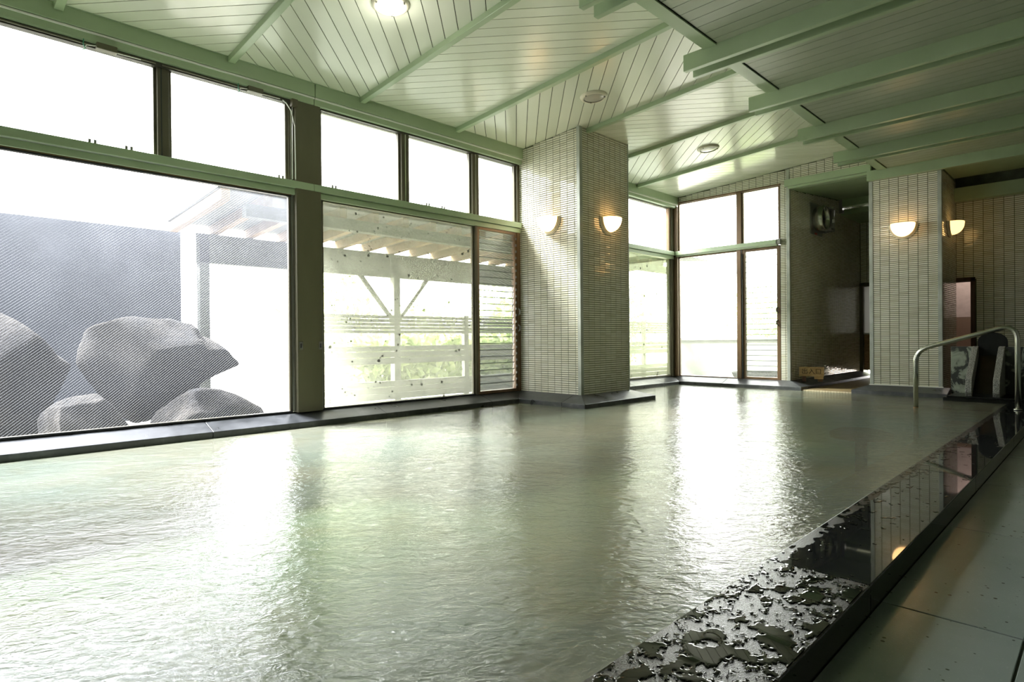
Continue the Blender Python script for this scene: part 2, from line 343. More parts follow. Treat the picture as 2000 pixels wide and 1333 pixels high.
# ---------------------------------------------------------------- tiling
TP, TW, RP, RH = .1165, .1105, .0278, .0210
def tile_wall(parent, O, U, V, Nn, u0, u1, v0, v1, holes=(), vtop=None, indiv=None, ph=0.0):
    """real tiles, proud of the wall face; O origin, U/V in-plane axes, Nn outward"""
    O, U, V, Nn = map(Vector, (O, U, V, Nn)); vs = []; fs = []; singles = []
    d = .004; c = .0016
    nu = int((u1 - u0) / TP) + 3; nv = int((v1 - v0) / RP) + 2
    for i in range(-1, nu):
        a0 = u0 - ph + i*TP + .003; a1 = a0 + TW; a0 = max(a0, u0 + .002); a1 = min(a1, u1 - .002)
        if a1 - a0 < .012: continue
        top = vtop((a0 + a1) / 2) if vtop else v1
        for j in range(nv):
            b0 = v0 + j*RP + .0025; b1 = min(b0 + RH, top - .002)
            if b1 - b0 < .006: continue
            x0, x1 = a0, a1; bad = False
            for (h0, h1, k0, k1) in holes:
                if b1 > k0 and b0 < k1 and x1 > h0 and x0 < h1:
                    if (b0 + b1)/2 < k0 or (b0 + b1)/2 > k1: 
                        continue
                    if x0 < h0: x1 = h0 - .002
                    elif x1 > h1: x0 = h1 + .002
                    else: bad = True
            if bad or x1 - x0 < .012: continue
            if indiv is not None and x1 - x0 > TW - .001 and b1 - b0 > RH - .001 and indiv(x0, b0):
                singles.append(((x0 + x1)/2, (b0 + b1)/2)); continue
            j4 = RNG.uniform(-.0006, .0006, 4); n = len(vs)
            for k, (p, q) in enumerate(((x0, b0), (x1, b0), (x1, b1), (x0, b1))): vs.append(O + U*p + V*q)
            for k, (p, q) in enumerate(((x0 + c, b0 + c), (x1 - c, b0 + c), (x1 - c, b1 - c), (x0 + c, b1 - c))): vs.append(O + U*p + V*q + Nn*(d + j4[k]))
            fs += [(n+4, n+5, n+6, n+7), (n, n+1, n+5, n+4), (n+1, n+2, n+6, n+5), (n+2, n+3, n+7, n+6), (n+3, n, n+4, n+7)]
    mb = MB(); mb.add(vs, fs); o = mb.build('tile_field', tile_m, parent, kind='stuff')
    if singles:
        h, w = RH/2, TW/2
        t = MB(); t.add([(-w,-h,0),(w,-h,0),(w,h,0),(-w,h,0),(-w+c,-h+c,d),(w-c,-h+c,d),(w-c,h-c,d),(-w+c,h-c,d)], [(4,5,6,7),(0,1,5,4),(1,2,6,5),(2,3,7,6),(3,0,4,7)])
        p0 = t.build('tile', tile_m, None); R = Matrix((U, V, Nn)).transposed().to_4x4()
        for k, (a, b) in enumerate(singles):
            q = p0 if k == 0 else p0.copy()
            if k: COL.objects.link(q)
            q.parent = parent; q.matrix_parent_inverse = WM[parent.name].inverted()
            J = Euler((random.uniform(-.02, .02), random.uniform(-.006, .006), 0)).to_matrix().to_4x4()
            q.matrix_basis = Matrix.Translation(O + U*a + V*b) @ R @ J
    return o

CZ = lambda x: 3.46 + .065*x          # sloped ceiling height
X_DROP = 3.357                        # edge of the lower ceiling
# ================================================================ SETTING
# ---- floor
fl = thing('floor', 'dark greenish grey speckled stone slab floor, wet, beside the black curb', 'floor', (6.5, 4, 0), kind='structure')
ys = [2.28 + 1.125*k for k in range(-4, 8)]; xs = [5.2, 5.565, 6.13, 6.70, 7.27, 8.0]
for i in range(len(xs)-1):
    for j in range(len(ys)-1):
        a0, a1, b0, b1 = xs[i], xs[i+1], max(ys[j], -2.2), min(ys[j+1], 11.0)
        if b1 - b0 < .02: continue
        bx('floor_slab', floor_m, fl, a0 + (.0 if i == 0 else .003), a1 - .003, b0 + .003, b1 - .003, -.04, random.uniform(-.0006, .0006), bevel=.002)
bx('grout_bed', dark_gap, fl, 5.2, 8.0, -2.2, 11.0, -.12, -.006)

bx('floor_slab', floor_m, fl, 4.1, 5.197, 9.985, 11.0, -.04, .0)
bx('floor_slab', floor_m, fl, 3.3, 4.1, 11.0, 11.12, -.04, .0)
# ---- pool basin and water
pb = thing('pool_basin', 'submerged pale green and brown stained basin under the spring water', 'pool', (2.6, 4, -.7), kind='structure')
bx('basin_floor', basin_m, pb, -.1, 5.2, -2.2, 9.8, -.75, -.62)
bx('basin_wall', basin_m, pb, -.1, 5.2, 9.72, 9.9, -.75, -.05)
bx('basin_step', basin_m, pb, 2.0, 4.88, 9.05, 9.72, -.62, -.06)
bx('basin_step', step_m, pb, 4.35, 4.88, -2.2, 9.05, -.62, -.16)
w = MB(); nx, ny = 2, 4
w.add([(.0, -2.2, .05), (4.9, -2.2, .05), (4.9, 9.95, .05), (.0, 9.95, .05)], [(0, 1, 2, 3)])
tag(w.build('pool_water', water_m), 'cloudy olive green hot spring water rippling across the whole indoor pool', 'water', 'structure')

# ---- window side low curb (trim): sloping top, upright front, mitred stones
def curb_run(parent, p0, p1, inward, z_hi=.185, z_lo=.105, z_b=-.2, width=.25, cuts=(), m0=(0, 0), m1=(0, 0), name='curb_stone'):
    """stones along p0->p1 (wall line); inward is the pool direction. m0/m1: extra length of the front edge at each end"""
    p0, p1, n = Vector((*p0, 0)), Vector((*p1, 0)), Vector((*inward, 0)); t = (p1 - p0); Ln = t.length; t.normalize()
    cs = [0] + list(cuts) + [Ln]
    for k in range(len(cs) - 1):
        g = .002; a, b = cs[k] + (g if k else 0), cs[k+1] - (g if k < len(cs) - 2 else 0)
        ea = m0[0] if k == 0 else 0; eb = m1[0] if k == len(cs) - 2 else 0
        A = p0 + t*a; B = p0 + t*b; Af = p0 + t*(a - ea) + n*width; Bf = p0 + t*(b + eb) + n*width
        z = lambda p, h: Vector((p.x, p.y, h))
        vs = [z(A, z_hi), z(B, z_hi), z(Bf, z_lo), z(Af, z_lo), z(A, z_b), z(B, z_b), z(Bf, z_b), z(Af, z_b)]
        MB().add(vs, [(0,1,2,3), (3,2,6,7), (0,4,5,1), (0,3,7,4), (1,5,6,2), (4,7,6,5)]).build(name, stone_dk, parent, bevel=.004)
c1 = thing('baseboard_window', 'low black stone curb with sloping top under the long window wall', 'curb', (.1, 2, .05), kind='structure')
curb_run(c1, (0, -2.2), (0, 5.83), (1, 0), cuts=(2.15, 4.0, 5.75, 7.3), m1=(-.25, 0))
c2 = thing('baseboard_column', 'low black stone curb wrapped around the foot of the tiled column', 'curb', (1.0, 5.9, .05), kind='structure')
curb_run(c2, (0, 5.83), (1.09, 5.83), (0, -1), cuts=(.98,), m0=(-.25, 0), m1=(.25, 0))
curb_run(c2, (1.09, 5.83), (1.09, 6.885), (1, 0), m0=(.25, 0), m1=(.25, 0))
curb_run(c2, (1.09, 6.885), (0, 6.885), (0, 1), m0=(.25, 0), m1=(-.25, 0))
c3 = thing('baseboard_bay', 'low black stone curb turning the far window corner of the pool', 'curb', (.3, 9.6, .05), kind='structure')
curb_run(c3, (0, 6.885), (0, 9.93), (1, 0), cuts=(1.4, 2.3), m0=(-.25, 0), m1=(-.25, 0))
curb_run(c3, (0, 9.93), (2.09, 9.93), (0, -1), cuts=(1.05,), m0=(-.25, 0), m1=(.25, 0))
curb_run(c3, (2.09, 9.93), (2.09, 13.7), (1, 0), m0=(.25, 0), m1=(0, 0))
c4 = thing('baseboard_pillar', 'low black stone plinth curb under the right tiled pillar', 'curb', (3.66, 9.8, .05), kind='structure')
curb_run(c4, (3.225, 9.93), (4.19, 9.93), (0, -1), m0=(.19, 0), m1=(0, 0), width=.23, z_hi=.175)
curb_run(c4, (3.225, 11.0), (3.225, 9.93), (-1, 0), m1=(.19, 0), width=.19, z_hi=.175)
# recess floor
rf = thing('trim_recess_floor', 'brown mosaic floor of the recess beyond the pool edge', 'floor', (2.7, 11, .03), kind='structure')
bx('mosaic_bed', mosaic_m, rf, 2.09, 3.3, 9.72, 13.7, -.1, .062)
mb = MB()
for k in range(18): mb.box(2.36 + k*.04, 2.395 + k*.04, 9.705, 9.722, .045, .068)
mb.build('edge_tile', mat('pale_edge_tile', (.6, .52, .36), .4), rf, kind='stuff')

# ---- column by the windows
colm = thing('tiled_column', 'square column by the windows clad in cream border tiles, metal corner strips', 'column', (.55, 6.3, .18), kind='structure')
bx('core', grout, colm, .0, 1.086, 5.834, 6.881, .16, 3.62)
def sel_front(x, z): return .36 < x < 1.05 and .5 < z < 1.25
def sel_side(x, z): return .0 < x < .75 and .7 < z < 1.2
tile_wall(colm, (0, 5.834, 0), (1, 0, 0), (0, 0, 1), (0, -1, 0), .03, 1.046, .182, 3.6, vtop=lambda u: CZ(u) - .004, indiv=lambda u, v: .25 < u and 2.35 < v < 3.0, ph=.075)
tile_wall(colm, (1.086, 5.83, 0), (0, 1, 0), (0, 0, 1), (1, 0, 0), .052, 1.04, .182, 3.53, indiv=lambda u, v: u < .8 and 2.55 < v < 3.05, ph=.0)
bx('corner_strip', trim_m, colm, 1.046, 1.096, 5.824, 5.880, .175, 3.535, bevel=.003)
bx('corner_strip', trim_m, colm, 1.06, 1.094, 6.862, 6.888, .175, 3.535, bevel=.003)

# ---- right pillar
pil = thing('tiled_pillar', 'broad tiled pillar at the far right edge of the pool, carrying two lamps', 'pillar', (3.66, 10.4, .18), kind='structure')
bx('core', grout, pil, 3.235, 4.096, 9.934, 11.0, .05, 3.4)
tile_wall(pil, (3.225, 9.934, 0), (1, 0, 0), (0, 0, 1), (0, -1, 0), .047, .832, .182, 3.17, indiv=lambda u, v: 1.35 < v < 2.6, ph=.028)
tile_wall(pil, (4.096, 9.93, 0), (0, 1, 0), (0, 0, 1), (1, 0, 0), .045, 1.07, .1, 3.17)
tile_wall(pil, (3.235, 9.93, 0), (0, 1, 0), (0, 0, 1), (-1, 0, 0), .045, 1.07, .1, 3.4)
for a in ((3.222, 3.272), (4.055, 4.104)): bx('corner_strip', trim_m, pil, a[0], a[1], 9.924, 9.976, .17, 3.18, bevel=.003)

bx('sealant_line', white_m, pil, 3.215, 4.115, 9.912, 9.926, .172, .186)
# ---- back wall with window bay, and over the recess
bw = thing('wall_back', 'far wall of cream border tile around the corner windows', 'wall', (1, 9.95, .18), kind='structure')
bx('core', grout, bw, 1.945, 2.086, 9.934, 10.08, .1, 3.6); bx('core', grout, bw, .0, 2.09, 9.934, 10.08, 3.37, 3.62); bx('core', grout, bw, 2.05, 3.40, 9.934, 10.08, 3.36, 3.70)
bx('core', grout, bw, .0, 2.09, 9.934, 10.08, -.2, .17)
tile_wall(bw, (0, 9.934, 0), (1, 0, 0), (0, 0, 1), (0, -1, 0), .13, 2.045, .182, 3.7, holes=[(-.1, 1.945, -.1, 3.365)], vtop=lambda u: CZ(u) - .004, ph=.09)
tile_wall(bw, (0, 9.934, 0), (1, 0, 0), (0, 0, 1), (0, -1, 0), 2.095, 3.38, 3.415, 3.75, vtop=lambda u: CZ(u) - .004, ph=.06)
bx('corner_strip', trim_m, bw, 2.045, 2.095, 9.92, 9.975, .17, 3.585, bevel=.003)
bx('lintel', green, bw, 2.03, 3.26, 9.88, 10.02, 3.30, 3.41, bevel=.004)
bx('lintel_lip', green, bw, 2.08, 3.25, 9.90, 9.97, 3.262, 3.296)

# ---- recess corridor
rw = thing('wall_recess', 'dim tiled side wall running back into the recess', 'wall', (2.0, 11.8, .1), kind='structure')
bx('core', grout, rw, 1.95, 2.096, 10.08, 13.75, .0, 3.6)
tile_wall(rw, (2.096, 9.93, 0), (0, 1, 0), (0, 0, 1), (1, 0, 0), .05, 3.76, .185, 3.5, vtop=lambda u: 3.25 + .085*min(u, 2.4), ph=.02)
bx('end_core', grout, rw, 2.09, 3.5, 13.704, 13.85, 1.96, 3.6); bx('end_core', grout, rw, 2.75, 3.5, 13.704, 13.85, .0, 1.96)
tile_wall(rw, (2.1, 13.704, 0), (1, 0, 0), (0, 0, 1), (0, -1, 0), .0, .9, 1.98, 3.4)
bx('return_core', cream_m, rw, 3.225, 3.3, 11.0, 13.75, .0, 3.6)
rc = thing('ceiling_recess', 'green painted soffit over the recess', 'ceiling', (2.7, 11, 3.3), kind='structure')
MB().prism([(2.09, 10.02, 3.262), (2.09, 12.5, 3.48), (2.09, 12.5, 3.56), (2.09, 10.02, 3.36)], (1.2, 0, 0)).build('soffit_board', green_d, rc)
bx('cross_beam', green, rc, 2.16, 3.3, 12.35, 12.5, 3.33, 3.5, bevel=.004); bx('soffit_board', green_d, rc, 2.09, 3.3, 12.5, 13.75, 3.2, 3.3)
bx('downpipe', steel_dk, rc, 2.1, 2.16, 12.36, 12.46, 3.22, 3.5)

# ---- far right wall with doorway
fw_ = thing('wall_far_right', 'shadowed tiled wall with the doorway behind the stone spout', 'wall', (5.5, 11.0, 0), kind='structure')
bx('core', grout, fw_, 4.31, 8.1, 11.004, 11.14, .0, 3.4); bx('core', grout, fw_, 3.3, 4.31, 11.004, 11.14, 1.74, 3.4)
tile_wall(fw_, (4.1, 11.004, 0), (1, 0, 0), (0, 0, 1), (0, -1, 0), .0, 2.3, .05, 2.87, holes=[(-.3, .235, -.1, 1.73)], ph=.03)
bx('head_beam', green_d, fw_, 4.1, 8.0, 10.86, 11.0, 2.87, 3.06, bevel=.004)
d2 = thing('door_2', 'dark red brown doorway frame opening to a pink lit room behind the spout', 'doorway', (4.0, 11.0, 0), kind='structure')
bx('jamb', wood_dk, d2, 4.27, 4.325, 10.975, 11.15, .0, 1.74, bevel=.003); bx('head', wood_dk, d2, 3.4, 4.325, 10.975, 11.15, 1.685, 1.74, bevel=.003)
bx('jamb', wood_dk, d2, 3.40, 3.455, 11.0, 11.15, .0, 1.70, bevel=.003)
cr = thing('wall_changing_room', 'pink plaster wall with brown wainscot seen through the doorway', 'wall', (4, 12.4, 0), kind='structure')
bx('upper_wall', pink_wall, cr, 3.3, 6.5, 12.6, 12.7, 1.20, 2.6); bx('wainscot', brown_wall, cr, 3.3, 6.5, 12.6, 12.7, .0, 1.20)
bx('side_wall', pink_wall, cr, 3.28, 3.3, 11.14, 12.7, 0, 2.6); bx('side_wall', pink_wall, cr, 6.5, 6.6, 11.14, 12.7, 0, 2.6); bx('floor_board', brown_wall, cr, 3.3, 6.5, 11.1, 12.7, -.1, 0); bx('top_board', white_m, cr, 3.3, 6.5, 11.1, 12.7, 2.5, 2.6)
def bulb(loc, e, col, rad=.05):
    d = bpy.data.lights.new('lamp_bulb', 'POINT'); d.energy = e; d.color = col; d.shadow_soft_size = rad; o = bpy.data.objects.new('lamp_bulb', d); COL.objects.link(o); o.location = loc; return o
bulb((4.2, 11.9, 2.2), 22, (1, .86, .76), .12)
d1 = thing('door_1', 'half glazed brown door at the dim end of the recess', 'door', (2.5, 13.7, 0), kind='structure')
bx('jamb', bronze_d, d1, 2.10, 2.165, 13.62, 13.76, .06, 1.96, bevel=.003); bx('head', bronze_d, d1, 2.10, 2.75, 13.62, 13.76, 1.90, 1.97, bevel=.003); bx('jamb', bronze_d, d1, 2.70, 2.76, 13.62, 13.76, .06, 1.96)
bx('glazing', glass('frosted_door_glass', .35, (.55, .55, .52), (.03, .03, .03)), d1, 2.165, 2.70, 13.70, 13.72, .95, 1.90); pn = bx('panel', wood_m, d1, 2.165, 2.70, 13.69, 13.73, .20, .93); bx('push_bar', white_m, pn, 2.165, 2.70, 13.66, 13.69, .925, .955)

# ---- unseen shell (behind the camera)
for nm, lab, c in (('wall_right', 'plain plaster wall closing the right side of the bath hall', (8.0, 8.15, -2.3, 11.1, -.1, 3.5)),
                   ('wall_front', 'plain plaster wall closing the near end of the bath hall', (-.1, 8.15, -2.4, -2.2, -.7, 3.9))):
    tag(bx(nm, mat('shell_plaster', (.14, .14, .11), .6), None, *c), lab, 'wall', 'structure')

# ---- ceilings
ce = thing('ceiling', 'sloping herringbone plank ceiling in pale green white over the window side', 'ceiling', (1.7, 4, 3.46), kind='structure')
MB().prism([(-.1, -2.3, 3.47), (X_DROP + .1, -2.3, CZ(X_DROP) + .02), (X_DROP + .1, 10.1, CZ(X_DROP) + .02), (-.1, 10.1, 3.47)], (0, 0, .08)).build('backing', dark_gap, ce)
def clip(poly, ax, lim, keep_less):
    out = []
    for i in range(len(poly)):
        a, b = poly[i], poly[(i+1) % len(poly)]
        ia = (a[ax] <= lim) == keep_less or a[ax] == lim; ib = (b[ax] <= lim) == keep_less or b[ax] == lim
        if ia: out.append(a)
        if ia != ib:
            t = (lim - a[ax]) / (b[ax] - a[ax]); out.append((a[0] + t*(b[0]-a[0]), a[1] + t*(b[1]-a[1])))
    return out
BAT = [-1.86, -.55, .77, 2.03, 3.37, 4.68, 6.0, 7.25, 8.60, 9.93]
PW = .1276; q2 = math.sqrt(.5)
for b in range(len(BAT) - 1):
    y0, y1 = BAT[b], BAT[b+1]; plus = b % 2 == 0       # direction of the boards alternates bay by bay
    s0 = -1.501 if plus else .03
    rng = range(-90, 120)
    for k in rng:
        lo = s0 + k*PW + .0036; hi = lo + PW - .0072     # across-board coordinate
        if plus: crd = lambda s, t: ((s + t)*q2, (t - s)*q2)      # s=(X-Y)/sqrt2 across, t along
        else: crd = lambda s, t: ((s + t)*q2, (s - t)*q2)         # s=(X+Y)/sqrt2 across
        poly = [crd(lo, -20), crd(hi, -20), crd(hi, 20), crd(lo, 20)]
        for ax, lim, kl in ((0, 0.0, False), (0, X_DROP + .02, True), (1, y0, False), (1, y1, True)):
            poly = clip(poly, ax, lim, kl)
            if len(poly) < 3: break
        if len(poly) < 3: continue
        ar = abs(sum(poly[i][0]*poly[(i+1) % len(poly)][1] - poly[(i+1) % len(poly)][0]*poly[i][1] for i in range(len(poly))))/2
        if ar < .002: continue
        MB().prism([(x, y, CZ(x)) for x, y in poly], (0, 0, .018)).build('plank', plank_m, ce)
for y in BAT[:-1]:
    x0 = 1.09 if 5.9 < y < 6.1 else .12
    MB().prism([(x0, y - .03, CZ(x0) - .052), (x0, y + .03, CZ(x0) - .052), (x0, y + .03, CZ(x0) + .004), (x0, y - .03, CZ(x0) + .004)], (X_DROP - x0, 0, .065*(X_DROP - x0))).build('batten', green, ce, bevel=.004)
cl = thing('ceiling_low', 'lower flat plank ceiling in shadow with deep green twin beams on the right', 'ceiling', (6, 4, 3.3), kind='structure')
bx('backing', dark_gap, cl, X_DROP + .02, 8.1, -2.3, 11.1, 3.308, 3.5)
bx('fascia', green, cl, X_DROP, X_DROP + .02, -2.3, 9.93, 3.29, 3.70)
bx('edge_strip', green, cl, X_DROP, X_DROP + .112, -2.3, 9.95, 3.284, 3.297, bevel=.002)
yy = -2.2
while yy < 10.98:
    bx('plank', plank_shade, cl, X_DROP + .122, 8.05, yy, yy + .1215, 3.296, 3.310); yy += .1276
for ya in (-.70, .60, 1.92, 3.235, 4.647, 5.94, 7.264, 8.52):
    for q in (0, .165): bx('beam_board', green, cl, 3.17, 8.0, ya + q, ya + q + .05, 3.16, 3.300, bevel=.004)
bx('end_beam', green, cl, 3.215, 8.0, 9.85, 9.93, 3.155, 3.300, bevel=.004)
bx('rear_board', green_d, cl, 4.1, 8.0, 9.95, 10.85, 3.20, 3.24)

# ---- window wall: beams, rails, posts
def clipset(rail, ys, x, z, kind):
    face = [c for c in COL.objects if c.parent == rail and c.name.startswith(('rail_face', 'lower_strip'))][0]
    for y in ys:
        for d in (-.018, .018):
            if kind == 'mid': bx('clip', steel_dk, face, x - .006, x + .004, y + d - .009, y + d + .009, z, z + .03)
            else: bx('clip', steel_dk, face, x, x + .02, y + d*1.3 - .014, y + d*1.3 + .014, z - .012, z + .012)
tb = thing('trim_1', 'green head beam running along the top of the left windows', 'beam', (.06, 2, 3.3), kind='structure')
for y0, y1 in ((-2.2, 2.835), (2.842, 5.83)):
    bx('beam', green, tb, -.1, .12, y0, y1, 3.335, 3.478, bevel=.005); bx('lower_strip', green, tb, -.1, .095, y0, y1, 3.262, 3.333, bevel=.004)
    bx('drip_lip', white_m, tb, .08, .112, y0, y1, 3.318, 3.330)
    bx('ceiling_bead', green, tb, .112, .128, y0, y1, 3.462, 3.480)
clipset(tb, (.975, 1.223, 2.489, 3.029, 4.221, 4.439, 5.646), .095, 3.352, 'top')
tb2 = thing('trim_2', 'green head beam of the small window bay beyond the column', 'beam', (.06, 8.4, 3.3), kind='structure')
bx('beam', green, tb2, -.1, .12, 6.885, 9.93, 3.335, 3.478, bevel=.005); bx('lower_strip', green, tb2, -.1, .09, 6.885, 9.93, 3.27, 3.333, bevel=.004); bx('drip_lip', white_m, tb2, .08, .112, 6.885, 9.93, 3.318, 3.330)
def rail(nm, lab, segs, axis, lab_c='rail'):
    t = thing(nm, lab, lab_c, (.05, segs[0][0], 2.4) if axis == 'y' else (1.0, 9.9, 2.4), kind='structure')
    for a, b in segs:
        if axis == 'y':
            bx('rail_face', green, t, -.03, .085, a, b, 2.397, 2.468, bevel=.004); bx('under_strip', green, t, -.03, .055, a, b, 2.335, 2.392, bevel=.003)
        else:
            bx('rail_face', green, t, a, b, 9.845, 9.96, 2.397, 2.468, bevel=.004); bx('under_strip', green, t, a, b, 9.875, 9.96, 2.372, 2.392, bevel=.003)
    return t
r1 = rail('trim_3', 'green transom rail with metal clips across the left windows', [(-2.2, 2.835), (2.838, 5.87)], 'y')
clipset(r1, (.982, 1.231, 2.498, 3.058, 4.256, 4.484), .075, 2.466, 'mid')
rail('trim_4', 'green transom rail on the short bay window beyond the column', [(6.885, 9.87)], 'y')
r3 = rail('trim_5', 'pale green transom rail across the far corner window', [(.085, 1.91)], 'x'); bx('end_cap', steel_dk, r3, 1.905, 1.965, 9.86, 9.94, 2.39, 2.475)

def frame_y(t, y0, y1, z0, z1, x=0.0, w=.03, m=bronze, d=.05, name='frame_bar'):
    bx(name, m, t, x - d/2, x + d/2, y0, y0 + w, z0, z1, bevel=.003); bx(name, m, t, x - d/2, x + d/2, y1 - w, y1, z0, z1, bevel=.003)
    bx(name, m, t, x - d/2, x + d/2, y0 + w, y1 - w, z0, z0 + w*.7, bevel=.003); bx(name, m, t, x - d/2, x + d/2, y0 + w, y1 - w, z1 - w, z1, bevel=.003)
def frame_x(t, x0, x1, z0, z1, y=9.96, w=.03, m=copper_f, d=.05, name='frame_bar'):
    bx(name, m, t, x0, x0 + w, y - d/2, y + d/2, z0, z1, bevel=.003); bx(name, m, t, x1 - w, x1, y - d/2, y + d/2, z0, z1, bevel=.003)
    bx(name, m, t, x0 + w, x1 - w, y - d/2, y + d/2, z0, z0 + w*.7, bevel=.003); bx(name, m, t, x0 + w, x1 - w, y - d/2, y + d/2, z1 - w, z1, bevel=.003)
PZ = .004
# main post
post = thing('trim_6', 'wide brown metal window post with two small pull plates', 'post', (.0, 2.78, .18), kind='structure')
bx('post_body', bronze_d, post, -.06, .08, 2.648, 2.910, .18, 3.27, bevel=.004)
for y in (2.683, 2.889):
    pp = bx('pull_plate', steel, post, .08, .085, y - .02, y + .02, .80, .88); bx('pull_slot', black_m, pp, .0845, .0862, y - .008, y + .006, .82, .86)
bx('side_channel', steel_dk, post, -.03, .03, 2.618, 2.646, .19, 2.36); bx('side_channel', steel_dk, post, -.03, .03, 2.912, 2.940, .19, 2.36)
w1 = thing('window_1', 'big wired glass picture window fogged with steam, rocks behind it', 'window', (0, 1, .19), kind='structure')
frame_y(w1, -1.1, 2.618, .182, 2.335, w=.022, m=bronze, d=.04); bx('pane', g_wire, w1, -PZ/2, PZ/2, -1.08, 2.60, .195, 2.315)
bx('bottom_gasket', black_m, w1, .02, .03, -1.1, 2.618, .182, .196)
bx('rubber_bead', black_m, w1, .022, .032, -1.1, 2.618, 2.312, 2.325); bx('brass_bead', copper_f, w1, .022, .036, -1.1, 2.618, 2.326, 2.336)
w2 = thing('window_2', 'pair of clear high sashes above the fogged picture window', 'window', (0, 1.2, 2.45), kind='structure')
for y0, y1 in ((-1.1, 1.452), (1.535, 2.60)):
    frame_y(w2, y0, y1, 2.46, 3.275, w=.026 if y0 < 0 else .03, m=bronze, x=-.01); bx('pane', g_clear, w2, -.012, -.008, y0 + .02, y1 - .02, 2.475, 3.235)
bx('mullion', bronze, w2, -.05, .045, 1.449, 1.538, 2.46, 3.265, bevel=.003); bx('mullion_groove', black_m, w2, .045, .0475, 1.475, 1.483, 2.47, 3.26); bx('jamb', bronze, w2, -.04, .03, 2.597, 2.648, 2.46, 3.27, bevel=.003)
bx('head_track', frame_dk, w2, .0, .06, -1.1, 2.648, 3.225, 3.264); bx('jamb_strip', steel, w2, .03, .036, 2.615, 2.625, 2.47, 3.2)
w3 = thing('window_3', 'large mottled pane spotted with dark specks right of the brown post', 'window', (0, 4, .19), kind='structure')
frame_y(w3, 2.94, 5.02, .182, 2.345, w=.022, m=bronze, d=.04); bx('pane', g_spot, w3, -PZ/2, PZ/2, 2.955, 5.005, .195, 2.33)
bx('bottom_gasket', black_m, w3, .02, .03, 2.94, 5.02, .182, .196)
edge_glass = mat('ground_glass_edge', (.10, .12, .10), .4)
def slat_edges(o):
    o.data.materials.append(edge_glass)
    for p in o.data.polygons:
        if abs(p.normal.z) > .55 or p.index >= 6: p.material_index = 1
def louvre_y(t, y0, y1, z0, z1, x, n, gm):
    for k in range(n):
        z = z0 + (z1 - z0)*(k + .5)/n; hh = (z1 - z0)/n*.56
        sl = MB().add([(x - .012, y0, z - hh), (x - .007, y0, z - hh), (x + .013, y0, z + hh), (x + .008, y0, z + hh), (x - .012, y1, z - hh), (x - .007, y1, z - hh), (x + .013, y1, z + hh), (x + .008, y1, z + hh)][::1],
                 [(0, 1, 2, 3), (7, 6, 5, 4), (0, 4, 5, 1), (1, 5, 6, 2), (2, 6, 7, 3), (3, 7, 4, 0)]).box(x + .006, x + .014, y0, y1, z + hh - .008, z + hh).build('glass_slat', gm, t); slat_edges(sl)
w4 = thing('window_4', 'narrow brown framed louvre window with glass slats beside the column', 'window', (0, 5.4, .19), kind='structure')
frame_y(w4, 5.04, 5.80, .182, 2.355, w=.055, m=copper_f, d=.07); ej4 = bx('end_jamb', copper_f, w4, -.04, .05, 5.775, 5.832, .182, 2.36, bevel=.003); louvre_y(w4, 5.095, 5.735, .23, 2.30, 0, 24, g_louvre)
bx('mullion', bronze, w4, -.04, .045, 5.02, 5.058, .182, 2.36, bevel=.003)
mb = MB()
for k in range(24): mb.box(.034, .042, 5.748, 5.768, .25 + k*.0862, .28 + k*.0862)
mb.build('slat_clip', steel_dk, w4, kind='stuff')
for z in (1.04, 1.26): MB().tube([(.036, 5.79, z - .05), (.07, 5.79, z - .03), (.075, 5.79, z + .02), (.036, 5.79, z + .05)], .011, 6).build('crank_handle', steel_dk, ej4)
w5 = thing('window_5', 'row of three clear high panes between brown post and column', 'window', (0, 4.4, 2.45), kind='structure')
for y0, y1 in ((2.925, 3.92), (4.01, 4.985), (5.085, 5.79)):
    frame_y(w5, y0, y1, 2.46, 3.275, w=.03, m=bronze, x=-.01); bx('pane', g_clear, w5, -.012, -.008, y0 + .02, y1 - .02, 2.475, 3.255)
for y0, y1 in ((3.915, 4.015), (4.98, 5.09)):
    bx('mullion', bronze, w5, -.05, .045, y0, y1, 2.46, 3.265, bevel=.003); bx('mullion_groove', steel, w5, .045, .0475, (y0+y1)/2 - .006, (y0+y1)/2 + .006, 2.47, 3.26)
bx('jamb', bronze, w5, -.05, .045, 5.785, 5.832, 2.46, 3.27, bevel=.003); bx('head_track', frame_dk, w5, .0, .055, 2.93, 5.79, 3.245, 3.264)
w6 = thing('window_6', 'green hazed pane of the short bay wall past the column', 'window', (0, 8.4, .19), kind='structure')
frame_y(w6, 6.9, 9.83, .182, 2.40, w=.04, m=bronze, d=.05); bx('pane', g_green, w6, -PZ/2, PZ/2, 6.92, 9.80, .20, 2.38)
w7 = thing('window_7', 'clear high pane of the short bay wall past the column', 'window', (0, 8.4, 2.45), kind='structure')
frame_y(w7, 6.9, 9.78, 2.46, 3.29, w=.035, m=bronze, x=-.01); bx('pane', g_clear, w7, -.012, -.008, 6.92, 9.76, 2.475, 3.27)
bx('corner_post', bronze, w7, -.06, .045, 9.80, 9.93, .18, 3.29, bevel=.004); bx('corner_post', copper_f, w7, .045, .115, 9.885, 9.96, .18, 3.30, bevel=.004)
bx('sash_stile', copper_f, w7, -.03, .03, 9.74, 9.80, 2.46, 3.27, bevel=.003)
w8 = thing('window_8', 'steamy white fixed pane of the far corner window', 'window', (.7, 9.96, .19), kind='structure')
frame_x(w8, .10, 1.24, .182, 2.375, w=.025, m=copper_f); bx('pane', g_haze, w8, .12, 1.22, 9.958, 9.962, .20, 2.36)
bx('mullion', copper_f, w8, 1.225, 1.30, 9.90, 9.99, .182, 2.385, bevel=.003); bx('dark_stile', black_m, w8, 1.30, 1.325, 9.91, 9.98, .19, 2.30)
